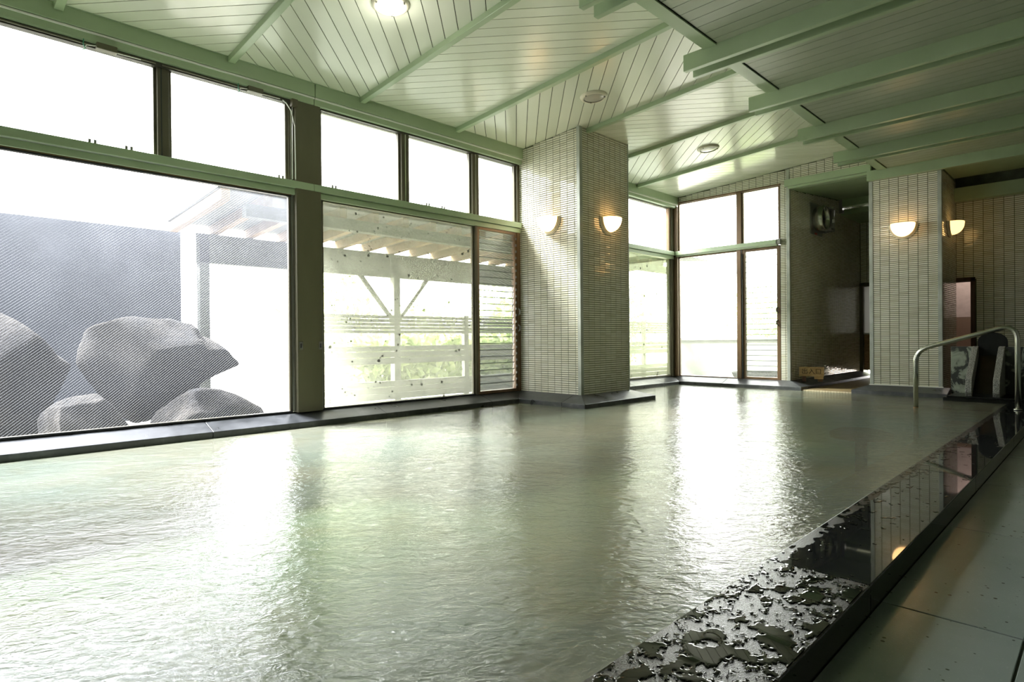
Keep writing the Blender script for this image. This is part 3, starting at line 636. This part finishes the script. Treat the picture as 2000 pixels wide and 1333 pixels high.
w9 = thing('window_9', 'brown framed louvre window with glass slats in the far corner', 'window', (1.6, 9.96, .19), kind='structure')
frame_x(w9, 1.305, 1.94, .182, 2.385, w=.055, m=copper_f, d=.06)
for k in range(24):
    z0, z1 = .23, 2.33; z = z0 + (z1 - z0)*(k + .5)/24; hh = (z1 - z0)/24*.56; y = 9.96; a, b = 1.345, 1.89
    sl = MB().add([(a, y + .012, z - hh), (a, y + .007, z - hh), (a, y - .013, z + hh), (a, y - .008, z + hh), (b, y + .012, z - hh), (b, y + .007, z - hh), (b, y - .013, z + hh), (b, y - .008, z + hh)],
             [(0, 1, 2, 3), (7, 6, 5, 4), (0, 4, 5, 1), (1, 5, 6, 2), (2, 6, 7, 3), (3, 7, 4, 0)]).box(a, b, y - .014, y - .006, z + hh - .008, z + hh).build('glass_slat', g_louvre, w9); slat_edges(sl)
for z in (1.12, 1.33): MB().tube([(1.90, 9.93, z - .04), (1.89, 9.90, z - .02), (1.89, 9.90, z + .02), (1.90, 9.93, z + .04)], .010, 6).build('crank_handle', black_m, w9)
w10 = thing('window_10', 'pair of clear high panes of the far corner window', 'window', (1, 9.96, 2.45), kind='structure')
for a, b in ((.10, 1.24), (1.30, 1.94)):
    frame_x(w10, a, b, 2.46, 3.365, w=.03, m=copper_f); bx('pane', g_clear, w10, a + .02, b - .02, 9.958, 9.962, 2.475, 3.345)
bx('mullion', copper_f, w10, 1.225, 1.31, 9.90, 9.99, 2.46, 3.36, bevel=.003); bx('frame_cap', copper_f, w10, .10, 1.955, 9.90, 9.96, 3.345, 3.372, bevel=.003)
# unseen wall parts under / beside the windows
tag(MB().box(-.1, 0, -2.3, 9.93, -.7, .18).box(-.1, .0, -2.3, -1.1, .18, 3.3).build('wall_window', grout), 'dark footing wall below the long row of windows', 'wall', 'structure')
# roof over everything so no light leaks in
tag(MB().box(-.35, 8.4, -2.6, 10.15, 3.78, 3.95).box(1.9, 8.4, 10.15, 14.2, 3.78, 3.95).build('ceiling_roof', grout), 'flat roof slab above the bath hall', 'roof', 'structure')

# ================================================================ THINGS INDOORS
# ---- foreground granite curb
gc = thing('granite_curb', 'polished black granite pool curb splashed with water, running from near right to the spout', 'curb', (5.03, 4, 0))
cuts = [-2.2, .10, 2.16, 4.235, 6.06, 7.9, 9.62]
for a, b in zip(cuts, cuts[1:]): bx('curb_stone', granite, gc, 4.873, 5.198, a + .0015, b - .0015, -.3, .09, bevel=.004)
def fbm(X, Y, sc, oct=4, seed=0):
    out = np.zeros_like(X); amp = 1.0; tot = 0
    for o in range(oct):
        g = np.random.default_rng(seed + o).random((256, 256)); x = X*sc*2**o + 37.3*o; y = Y*sc*2**o + 11.9*o
        xi = np.floor(x).astype(int); yi = np.floor(y).astype(int); fx = x - xi; fy = y - yi; fx = fx*fx*(3-2*fx); fy = fy*fy*(3-2*fy)
        v = (g[xi % 256, yi % 256]*(1-fx) + g[(xi+1) % 256, yi % 256]*fx)*(1-fy) + (g[xi % 256, (yi+1) % 256]*(1-fx) + g[(xi+1) % 256, (yi+1) % 256]*fx)*fy
        out += v*amp; tot += amp; amp *= .55
    return out/tot
def film(x0, x1, y0, y1, st, field, hmax, name='water_film'):
    nx = int((x1-x0)/st)+1; ny = int((y1-y0)/st)+1
    X, Y = np.meshgrid(np.linspace(x0, x1, nx), np.linspace(y0, y1, ny), indexing='ij'); F = field(X, Y)
    s = np.clip(F/.06, 0, 1); H = hmax*np.sqrt(np.clip(1-(1-s)**2, 0, 1)); H[F <= 0] = -.0006
    keep = (F > -.012); cell = keep[:-1, :-1] & keep[1:, :-1] & keep[:-1, 1:] & keep[1:, 1:]
    idx = -np.ones((nx, ny), int); use = np.zeros((nx, ny), bool)
    for dx in (0, 1):
        for dy in (0, 1): use[dx:nx-1+dx, dy:ny-1+dy] |= cell
    idx[use] = np.arange(use.sum()); Z = .0902 + H
    vs = np.stack([X[use], Y[use], Z[use]], 1); ci, cj = np.nonzero(cell)
    fs = np.stack([idx[ci, cj], idx[ci+1, cj], idx[ci+1, cj+1], idx[ci, cj+1]], 1)
    me = bpy.data.meshes.new(name); me.from_pydata(vs.tolist(), [], fs.tolist()); me.materials.append(wet); me.shade_smooth()
    o = bpy.data.objects.new(name, me); o['kind'] = 'stuff'; o['label'] = 'beads and puddles of clear water'; return link(o, gc)
def wet_near(X, Y):
    # puddles: lobed patches, larger toward the outer edge, plus small beads
    n = fbm(X*1.0, Y*.75, 22, 4, 3) - .52; n2 = fbm(X, Y, 62, 3, 9) - .60
    return np.maximum(n, n2*.8)
film(4.880, 5.192, .9, 2.155, .0028, wet_near, .0026)
def wet_far(X, Y):
    e = np.clip((4.985 - X)/.11, -1, 1); n = fbm(X, Y*.7, 34, 3, 21) - .64 + .11*e; return np.where(X < 5.0, n, fbm(X, Y, 30, 2, 5) - .80)
film(4.880, 5.192, 2.165, 6.0, .0045, wet_far, .0014)

# ---- handrail
hr = thing('handrail', 'bent stainless steel tube handrail stepping from the curb down into the water', 'handrail', (4.6, 8.245, .09))
def arc(a, b, c, r, n=8):
    a, b, c = Vector(a), Vector(b), Vector(c); d1 = (a - b).normalized(); d2 = (c - b).normalized()
    return [(b + d1*r)*(1-t)**2 + b*2*t*(1-t) + (b + d2*r)*t**2 for t in [k/n for k in range(n+1)]]
y = 8.245
Pa, Pb, Pc, Pd = (4.122, y, .03), (4.122, y, .72), (5.035, y, 1.005), (5.035, y, .09)
MB().tube([Pa] + arc(Pa, Pb, Pc, .15) + arc(Pb, Pc, Pd, .17) + [Pd], .0255, 14).build('rail_tube', steel, hr, smooth=True)
MB().tube([(4.122, y, -.62), (4.122, y, .055)], .0265, 14).build('submerged_leg', rust, hr, smooth=True, label='rust stained foot of the rail under the water')
MB().lathe([(.0, .012), (.036, .012), (.038, .0), (.0, .0)], (5.035, y, .0915), n=20).build('base_flange', steel, hr, smooth=True)

# ---- stone spout
sp = thing('stone_spout', 'black stone hot water spout with sloping granite cheeks and an arched back slab', 'spout', (4.63, 9.8, .1))
black_st = mat('wet_black_stone', (.006, .007, .006), .3, spec=.25); vary(black_st, (.005, .006, .005), (.012, .013, .011), 8)
deposit = mat('mineral_stained_stone', (.06, .06, .055), .35)
def _dp():
    m = deposit; f = noise(m, coords(m, (1, 1, .8)), 6.0, 5, .6, .6); c = ramp(m, f, [(.50, (.03, .032, .03)), (.55, (.24, .27, .22)), (.70, (.36, .39, .32))], 'LINEAR'); L(m, c, P(m).inputs['Base Color'])
_dp()
cheek_m = mat('rough_granite', (.25, .25, .23), .6)
def _ck():
    m = cheek_m; v = coords(m); f = noise(m, v, 130, 3, .6); c = ramp(m, f, [(.4, (.09, .092, .09)), (.55, (.30, .30, .28)), (.68, (.62, .62, .58))]); L(m, c, P(m).inputs['Base Color']); bump(m, f, .5, .004)
_ck()
bx('back_panel', deposit, sp, 4.195, 4.47, 9.92, 9.98, .10, .74, bevel=.004); bx('back_panel', deposit, sp, 4.735, 5.16, 9.92, 9.98, .12, .735, bevel=.004)
for x0, x1 in ((4.425, 4.492), (4.700, 4.768)):
    prof = [(x0, 9.97, .745), (x0, 9.89, .725), (x0, 9.40, .33), (x0, 9.37, .17), (x0, 9.40, .118), (x0, 9.97, .118)]
    MB().prism(prof, (x1 - x0, 0, 0)).build('cheek', cheek_m, sp, bevel=.006)
MB().prism([(4.492, 9.97, .62), (4.492, 9.46, .16), (4.492, 9.44, .118), (4.492, 9.97, .118)], (.208, 0, 0)).build('chute', black_st, sp)
ar = [(4.475, 10.0, .09)] + [(4.63 + .155*math.cos(a), 10.0, .80 + .125*math.sin(a)) for a in [PI - PI*k/20 for k in range(21)]] + [(4.785, 10.0, .09)]
MB().prism(ar, (0, .06, 0)).build('arched_slab', black_st, sp, bevel=.004)
bx('base_slab', black_st, sp, 4.24, 5.18, 9.34, 9.98, .096, .116, bevel=.004); bx('plinth', black_st, sp, 4.20, 4.868, 9.35, 9.98, -.2, .095)

pi_ = thing('pool_inlet', 'dark rusty round inlet under the rippling water near the far curb', 'inlet', (4.08, 6.25, -.03))
MB().lathe([(.0, .0), (.10, .02), (.20, .008), (.26, -.02), (.26, -.06), (.0, -.06)], (4.08, 6.25, .0), n=28).build('inlet_cover', rust, pi_, smooth=True)
MB().tube([(4.08, 6.25, -.62), (4.08, 6.25, -.05)], .05, 12).build('inlet_pipe', rust, pi_)
# ---- wall sconces
def sconce(c, out, side, label, lamp=lamp_on):
    c, out, side = Vector(c), Vector(out), Vector(side); up = Vector((0, 0, 1))
    t = thing('wall_sconce', label, 'lamp', c, group='half bowl wall lamps')
    R = .180; H = .215
    # stepped half-disc backplate, flat edge up
    for k, (r, d0, d1) in enumerate(((1.0, .0, .014), (.93, .014, .026), (.87, .026, .036))):
        poly = [c + side*(R*r*math.cos(a)) + up*(H*r*math.sin(a)) + out*d0 for a in [PI + PI*j/24 for j in range(25)]]
        q = MB().prism(poly, out*(d1 - d0)).build('backplate' if k == 0 else 'step_ring', cream_m, t if k == 0 else bp_, bevel=.002)
        if k == 0: bp_ = q
    vs = []; fs = []; nu, nv = 24, 10
    for i in range(nu + 1):
        a = PI + PI*i/nu
        for j in range(nv + 1):
            b = (PI/2)*j/nv; rr = math.cos(b)**.8 if j < nv else 0.0
            vs.append(c + out*(.034 + .145*math.sin(b)) + side*(R*.84*rr*math.cos(a)) + up*(H*.84*rr*math.sin(a)))
    for i in range(nu):
        for j in range(nv): fs.append((i*(nv+1)+j, (i+1)*(nv+1)+j, (i+1)*(nv+1)+j+1, i*(nv+1)+j+1))
    top = [i for i in range(nv + 1)] + [nu*(nv+1) + j for j in range(nv, -1, -1)]
    fs.append(tuple(top)); MB().add(vs, fs).build('bowl_shade', lamp, t, smooth=True)
sconce((.60, 5.828, 2.455), (0, -1, 0), (1, 0, 0), 'wall lamp on the sunlit window side face of the tiled column')
sconce((1.092, 6.41, 2.455), (1, 0, 0), (0, 1, 0), 'glowing wall lamp on the shaded pool side face of the tiled column')
sconce((3.655, 9.928, 2.475), (0, -1, 0), (1, 0, 0), 'glowing wall lamp on the broad front of the right pillar')
sconce((4.102, 10.44, 2.50), (1, 0, 0), (0, 1, 0), 'glowing wall lamp on the dark side face of the right pillar', lamp_dim)

# ---- ceiling downlights
def downlight(x, y, lens, label):
    z = CZ(x) - .001; t = thing('ceiling_downlight', label, 'light', (x, y, z), group='round ceiling downlights'); ax = Vector((.065, 0, -1)).normalized()
    tr_ = MB().lathe([(.112, .022), (.118, .026), (.140, .018), (.152, .004), (.152, -.004)], (x, y, z), ax, 40).build('trim_ring', cream_m, t, smooth=True)
    MB().lathe([(.0, .030), (.06, .027), (.10, .020), (.116, .012)], (x, y, z), ax, 40).build('lens', lens, t, smooth=True)
    for k in range(3):
        a = 2*PI*k/3 + .4; MB().lathe([(.0, .034), (.008, .032), (.009, .018)], (x + .122*math.cos(a), y + .122*math.sin(a), z), ax, 8).build('screw', steel_dk, tr_)
downlight(1.70, 2.69, lamp_white, 'lit round downlight shining white in the ceiling nearest the camera')
downlight(1.705, 5.32, lamp_off, 'unlit dull grey round downlight in the ceiling in front of the column')
downlight(1.715, 7.95, lamp_lit_tone, 'round downlight with its partial light put into a pale lens colour, in the ceiling beyond the column')
bulb((1.70, 2.69, 3.48), 6, (1, .96, .86), .1)

# ---- ventilation fan
vf = thing('ventilation_fan', 'round dark wall fan on a square plate high in the recess', 'fan', (2.1, 11.1, 2.9))
fy, fz = 11.08, 2.93
bx('mount_plate', steel_dk, vf, 2.10, 2.115, fy - .26, fy + .30, fz - .28, fz + .26, bevel=.003)
MB().lathe([(.19, .0), (.215, .05), (.215, .15), (.20, .17), (.185, .15), (.185, .02)], (2.115, fy, fz), (1, 0, 0), 36).build('ring', steel, vf, smooth=True)
MB().lathe([(.0, .03), (.186, .03)], (2.115, fy, fz), (1, 0, 0), 36).build('dark_throat', black_m, vf)
hub = MB().lathe([(.0, .10), (.035, .10), (.035, .04)], (2.115, fy, fz), (1, 0, 0), 16).build('hub', black_m, vf)
for k in range(4):
    a = PI/2*k + .3; d = Vector((0, math.cos(a), math.sin(a))); e = Vector((0, -math.sin(a), math.cos(a)))
    o0 = Vector((2.18, fy, fz)); MB().prism([o0 + d*.03 - e*.02, o0 + d*.16 - e*.05 + Vector((.03, 0, 0)), o0 + d*.17 + e*.05, o0 + d*.03 + e*.02], (.004, 0, 0)).build('blade', black_m, hub)
MB().box(2.115, 2.33, fy + .25, fy + .28, fz - .22, fz + .22).box(2.20, 2.33, fy + .10, fy + .27, fz + .16, fz + .20).box(2.20, 2.33, fy + .10, fy + .27, fz - .20, fz - .16).build('side_bracket', steel_dk, vf, bevel=.003)
bx('switch_tag', white_m, vf, 2.30, 2.335, fy + .23, fy + .26, fz - .06, fz + .0); bx('warning_label', mat('red_label', (.45, .10, .07), .5), vf, 2.115, 2.12, fy - .08, fy + .04, fz - .27, fz - .245)

# ---- wooden sign
sg = thing('wooden_sign', 'small weathered wooden sign with black characters standing on the recess curb', 'sign', (2.30, 10.22, .16))
ang = math.radians(22); sd = Vector((math.cos(ang), math.sin(ang), 0)); so = Vector((math.sin(ang), -math.cos(ang), 0)); sc_ = Vector((2.30, 10.22, .165))
def obox(name, m, par, a0, a1, d0, d1, z0, z1, bevel=.0):
    c = [sc_ + sd*a + so*d for a, d in ((a0, d0), (a1, d0), (a1, d1), (a0, d1))]
    return MB().prism([(p.x, p.y, sc_.z + z0) for p in c], (0, 0, z1 - z0)).build(name, m, par, bevel=bevel)
obox('board', wood_m, sg, -.17, .19, .0, .05, .085, .235, .003)
obox('foot', wood_dk, sg, -.13, -.07, -.01, .06, .0, .085, .002); obox('foot', wood_m, sg, .05, .18, .0, .05, .04, .085, .002); obox('foot', wood_dk, sg, .10, .17, .0, .05, .0, .04, .002)
fc = bpy.data.curves.new('lettering', 'FONT'); fc.body = '出入口'; fc.size = .095; fc.align_x = 'CENTER'; fc.align_y = 'CENTER'; fc.extrude = .001; fc.space_character = 1.05
fc.materials.append(ink); ft = bpy.data.objects.new('lettering_curve', fc); COL.objects.link(ft); bpy.context.view_layer.update()
fm = bpy.data.meshes.new_from_object(ft.evaluated_get(bpy.context.evaluated_depsgraph_get())); bpy.data.objects.remove(ft)
fo = bpy.data.objects.new('lettering', fm); link(fo, sg)
pc = sc_ + so*.0512 + sd*.01; Mx = Matrix((sd, Vector((0, 0, 1)), so)).transposed().to_4x4(); Mx.translation = Vector((pc.x, pc.y, sc_.z + .16)); fo.matrix_basis = Mx

# ---- window openers: rods, gear boxes and cables under the head beam
def opener(name, label, y, y_end, parent_cord=True):
    t = thing(name, label, 'opener', (.06, y, 3.24), group='window opener gear')
    bx('gear_box', bronze_d, t, .055, .12, y - .05, y + .09, 3.215, 3.262, bevel=.004)
    MB().tube([(.085, y - .75, 3.235), (.085, y_end, 3.235)], .007, 6).build('drive_rod', bronze, t)
    MB().tube([(.085, y - .13, 3.19), (.09, y - .11, 3.225), (.09, y - .04, 3.238), (.09, y + .06, 3.225), (.09, y + .26, 3.228)], .004, 6).build('cable', cable_m, t, smooth=True)
    if parent_cord: MB().tube([(.09, y - .13, 3.27), (.10, y - .135, 3.22), (.095, y - .12, 3.19), (.1, y - .14, 3.175)], .004, 5).build('green_cord', green_cord, t)
opener('window_opener', 'window opener gear box and cable at the top of the far left high sash', 1.06, 1.43)
opener('window_opener', 'window opener gear box with green cord beside the brown post', 2.23, 2.49)
cb = thing('window_cable', 'white control cables hanging down beside the brown post', 'cable', (.06, 2.63, 2.6))
MB().tube([(.09, 2.515, 3.225), (.09, 2.55, 3.205), (.09, 2.60, 3.14), (.09, 2.635, 3.0), (.09, 2.64, 2.6), (.088, 2.64, 2.48)], .005, 6).build('cable', cable_m, cb, smooth=True)
MB().tube([(.07, 2.62, 3.20), (.07, 2.618, 2.48)], .004, 6).build('cable', cable_m, cb, smooth=True)
bx('pulley_box', bronze, cb, .06, .115, 2.60, 2.66, 3.19, 3.26, bevel=.004)

# ================================================================ OUTDOORS
tag(bx('ground_base', mat('earth', (.12, .10, .08), .9), None, -120, 120, -120, 120, -1.3, -1.0), 'unseen dark earth slab added under the whole building to block light from below', 'ground', 'structure')  # unseen slab, added to stop sky light leaking in from below
gd = bx('ground', gravel_m, None, -60, -.1, -40, 50, -.35, -.10); tag(gd, 'pale gravel garden ground outside the windows', 'ground', 'structure')
tag(bx('terrace_ground', gravel_m, None, -.1, 2.0, 10.08, 40, -.35, -.10), 'pale gravel terrace outside the far corner window', 'ground', 'structure')
def rock(c, size, seed, label, dent=None):
    bm = bmesh.new(); bmesh.ops.create_icosphere(bm, subdivisions=5, radius=1.0); rr = np.random.default_rng(seed)
    dirs = rr.normal(size=(22, 3)); dirs /= np.linalg.norm(dirs, axis=1)[:, None]; cut = rr.uniform(.66, .95, 22)
    ph = rr.uniform(0, 6, 9)
    for v in bm.verts:
        p = np.array(v.co); 
        for d, k in zip(dirs, cut):
            q = p @ d
            if q > k: p = p - d*(q - k)*.95
        n = .05*math.sin(4*p[0] + ph[0])*math.sin(3.5*p[1] + ph[1]) + .035*math.sin(9*p[0] + ph[2] + 3*p[2])*math.sin(8*p[1] + ph[3]) + .03*math.sin(7*p[2] + ph[4] + 4*p[1])
        v.co = Vector(p*(1 + n))
    me = bpy.data.meshes.new('boulder'); bm.to_mesh(me); bm.free(); me.materials.append(rock_m); me.shade_smooth()
    for v in me.vertices:
        x, y, z = v.co.x*size[0], v.co.y*size[1], v.co.z*size[2]
        if dent: x, y, z = dent(x, y, z)
        v.co = (x, y, z)
    o = bpy.data.objects.new('boulder', me); o.location = c; link(o); return tag(o, label, 'rock', group='garden boulders')
def overhang(x, y, z):          # leans out to the right: narrow foot, jutting nose
    if z < 0: y = y*(1 + .55*z/.6) - .12*(-z/.6)
    else: y = y + .10*max(0, y)*z
    if y > .35: z = z*.72 - .12*(y - .35) 
    return x, y, z
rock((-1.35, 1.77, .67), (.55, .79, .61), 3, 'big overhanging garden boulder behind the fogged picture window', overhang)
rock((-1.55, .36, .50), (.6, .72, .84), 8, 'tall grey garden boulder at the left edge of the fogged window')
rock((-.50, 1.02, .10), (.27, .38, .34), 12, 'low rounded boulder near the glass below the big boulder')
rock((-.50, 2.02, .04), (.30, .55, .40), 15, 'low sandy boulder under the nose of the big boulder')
gw = thing('wall_garden', 'grey rendered garden wall behind the boulders', 'wall', (-3, 0, 0), kind='structure')
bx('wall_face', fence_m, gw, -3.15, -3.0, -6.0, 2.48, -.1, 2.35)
vr = thing('veranda_roof', 'grey lean-to veranda roof with pale rafters outside the right windows', 'roof', (-2, 6, 2.3))
MB().prism([(-2.75, 2.25, 2.425), (-.9, 2.25, 2.525), (-.9, 2.25, 2.56), (-2.75, 2.25, 2.46)], (0, 9.25, 0)).build('roof_sheet', veranda_m, vr)
MB().prism([(-.9, 2.5, 2.525), (-.12, 2.5, 2.45), (-.12, 2.5, 2.485), (-.9, 2.5, 2.56)], (0, 9.0, 0)).build('roof_sheet', veranda_m, vr)  # inner roof strip, added and extended to keep sun off the panes
yk = 2.28
while yk < 11.4:
    MB().prism([(-2.75, yk, 2.30), (-2.75, yk + .09, 2.30), (-2.75, yk + .09, 2.42), (-2.75, yk, 2.42)], (1.85, 0, .10)).build('rafter', rafter_m, vr); yk += .46
bx('edge_beam', veranda_m, vr, -2.72, -2.60, 2.55, 11.5, 1.92, 2.30); bx('inner_beam', veranda_m, vr, -1.05, -.93, 2.55, 11.5, 2.26, 2.40)
for yk in (2.65, 5.62, 8.6, 11.4): bx('roof_post', veranda_m, vr, -2.72, -2.60, yk - .06, yk + .06, -.1, 2.3)
MB().tube([(-2.66, 5.62, 1.15), (-2.66, 4.95, 1.95)], .04, 6).build('brace', veranda_m, vr); MB().tube([(-2.66, 5.62, 1.15), (-2.66, 6.29, 1.95)], .04, 6).build('brace', veranda_m, vr)
vl = thing('veranda_railing', 'grey board railing of the veranda outside the right windows', 'railing', (-2.6, 6, 0))
for z0, z1 in ((1.00, 1.05), (1.06, 1.11), (1.12, 1.17), (1.18, 1.23), (1.24, 1.29), (.50, .60), (.61, .70), (.71, .79), (-.08, .02), (.03, .12), (.13, .22)):
    bx('rail_board', veranda_m, vl, -2.62, -2.57, 3.85, 14.3, z0, z1)
for yk in (3.95, 7.1, 10.0, 13.0): bx('rail_post', veranda_m, vl, -2.66, -2.58, yk - .05, yk + .05, -.1, 1.32)
br_ = thing('terrace_railing', 'low pale railing wall on the terrace outside the far corner window', 'railing', (0, 14.5, 0))
bx('rail_panel', veranda_m, br_, -2.6, 2.0, 14.5, 14.6, -.1, .82); bx('top_board', veranda_m, br_, -2.6, 2.0, 14.45, 14.65, .82, .88)
tag(MB().lathe([(.0, .0), (.50, .0), (.60, .28), (.62, .32), (.55, .32), (.48, .16), (.0, .16)], (1.15, 11.3, -.1), n=32).build('stone_basin', rock_m, smooth=True), 'round pale stone garden basin on the terrace outside the far corner window', 'basin')
def tree(c, h, rad, n, seed, name, label, trunk=.06, rz=1.0):
    t = thing(name, label, 'tree', c, group='garden trees and shrubs'); rr = np.random.default_rng(seed); c = Vector(c)
    MB().tube([c, c + Vector((.06, .04, h*.45)), c + Vector((-.03, .08, h*.9))], [trunk, trunk*.75, trunk*.35], 8).build('trunk', bark_m, t)
    u = rr.normal(size=(n, 3)); u /= np.linalg.norm(u, axis=1)[:, None]; u *= (rr.random((n, 1))**.45)
    ctr = np.array(c) + [0, 0, h]; vs = []; fs = []
    for k in range(n):
        p = ctr + u[k]*[rad, rad, rad*rz]; a = rr.normal(size=3); a /= np.linalg.norm(a); b = np.cross(a, rr.normal(size=3)); b /= np.linalg.norm(b); s = rr.uniform(.05, .11)
        q = len(vs); vs += [p - a*s, p + b*s*.5, p + a*s, p - b*s*.5]; fs.append((q, q+1, q+2, q+3))
    MB().add(vs, fs).build('foliage', leaf_m, t, kind='stuff')
def hedge(name, label, x0, x1, y0, y1, h, n, seed):
    t = thing(name, label, 'hedge', ((x0+x1)/2, (y0+y1)/2, -.1)); rr = np.random.default_rng(seed); vs = []; fs = []
    for k in range(n):
        p = np.array([rr.uniform(x0, x1), rr.uniform(y0, y1), -.1 + h*rr.random()**.8*(.85 + .15*math.sin(k))]); a = rr.normal(size=3); a /= np.linalg.norm(a); b = np.cross(a, rr.normal(size=3)); b /= np.linalg.norm(b); s = rr.uniform(.07, .15)
        q = len(vs); vs += [p - a*s, p + b*s*.5, p + a*s, p - b*s*.5]; fs.append((q, q+1, q+2, q+3))
    MB().add(vs, fs).build('foliage', leaf_m, t, kind='stuff')
    mb = MB()
    for k in range(12): yk = y0 + (y1-y0)*(k+.5)/12; mb.tube([((x0+x1)/2, yk, -.1), ((x0+x1)/2 + .05, yk + .1, h*.7)], [.03, .012], 6)
    mb.build('stems', bark_m, t, kind='stuff')
hedge('garden_hedge', 'long leafy hedge beyond the veranda railing outside the right windows', -4.4, -3.7, 5.4, 14.0, 1.3, 7500, 31)
tree((-6.3, 6.2, -.1), 1.5, 1.25, 2600, 1, 'garden_tree', 'leafy green tree beyond the veranda railing behind the spotted pane', .07)
tree((-6.4, 9.0, -.1), .9, 1.2, 2200, 2, 'garden_shrub', 'round green shrub beyond the veranda behind the spotted pane', .05)
tree((-6.4, 11.9, -.1), 1.3, 1.4, 2600, 3, 'garden_tree', 'leafy green tree seen through the louvres beside the column', .07)
tree((-6.3, 16.2, -.1), 1.4, 1.8, 3000, 4, 'garden_tree', 'spreading yellow green tree behind the hazed bay pane', .08)
tree((-1.5, 17.5, -.1), 1.2, 1.3, 2400, 5, 'garden_shrub', 'bushy shrub beyond the terrace railing behind the far white pane', .05)
tree((1.2, 16.2, -.1), 1.2, 1.1, 2400, 6, 'garden_shrub', 'bushy shrub beyond the terrace railing behind the far louvres', .05)
tree((-7.5, 3.0, -.1), 1.0, 1.0, 1600, 7, 'garden_shrub', 'pale green shrub past the end of the grey garden wall', .05)
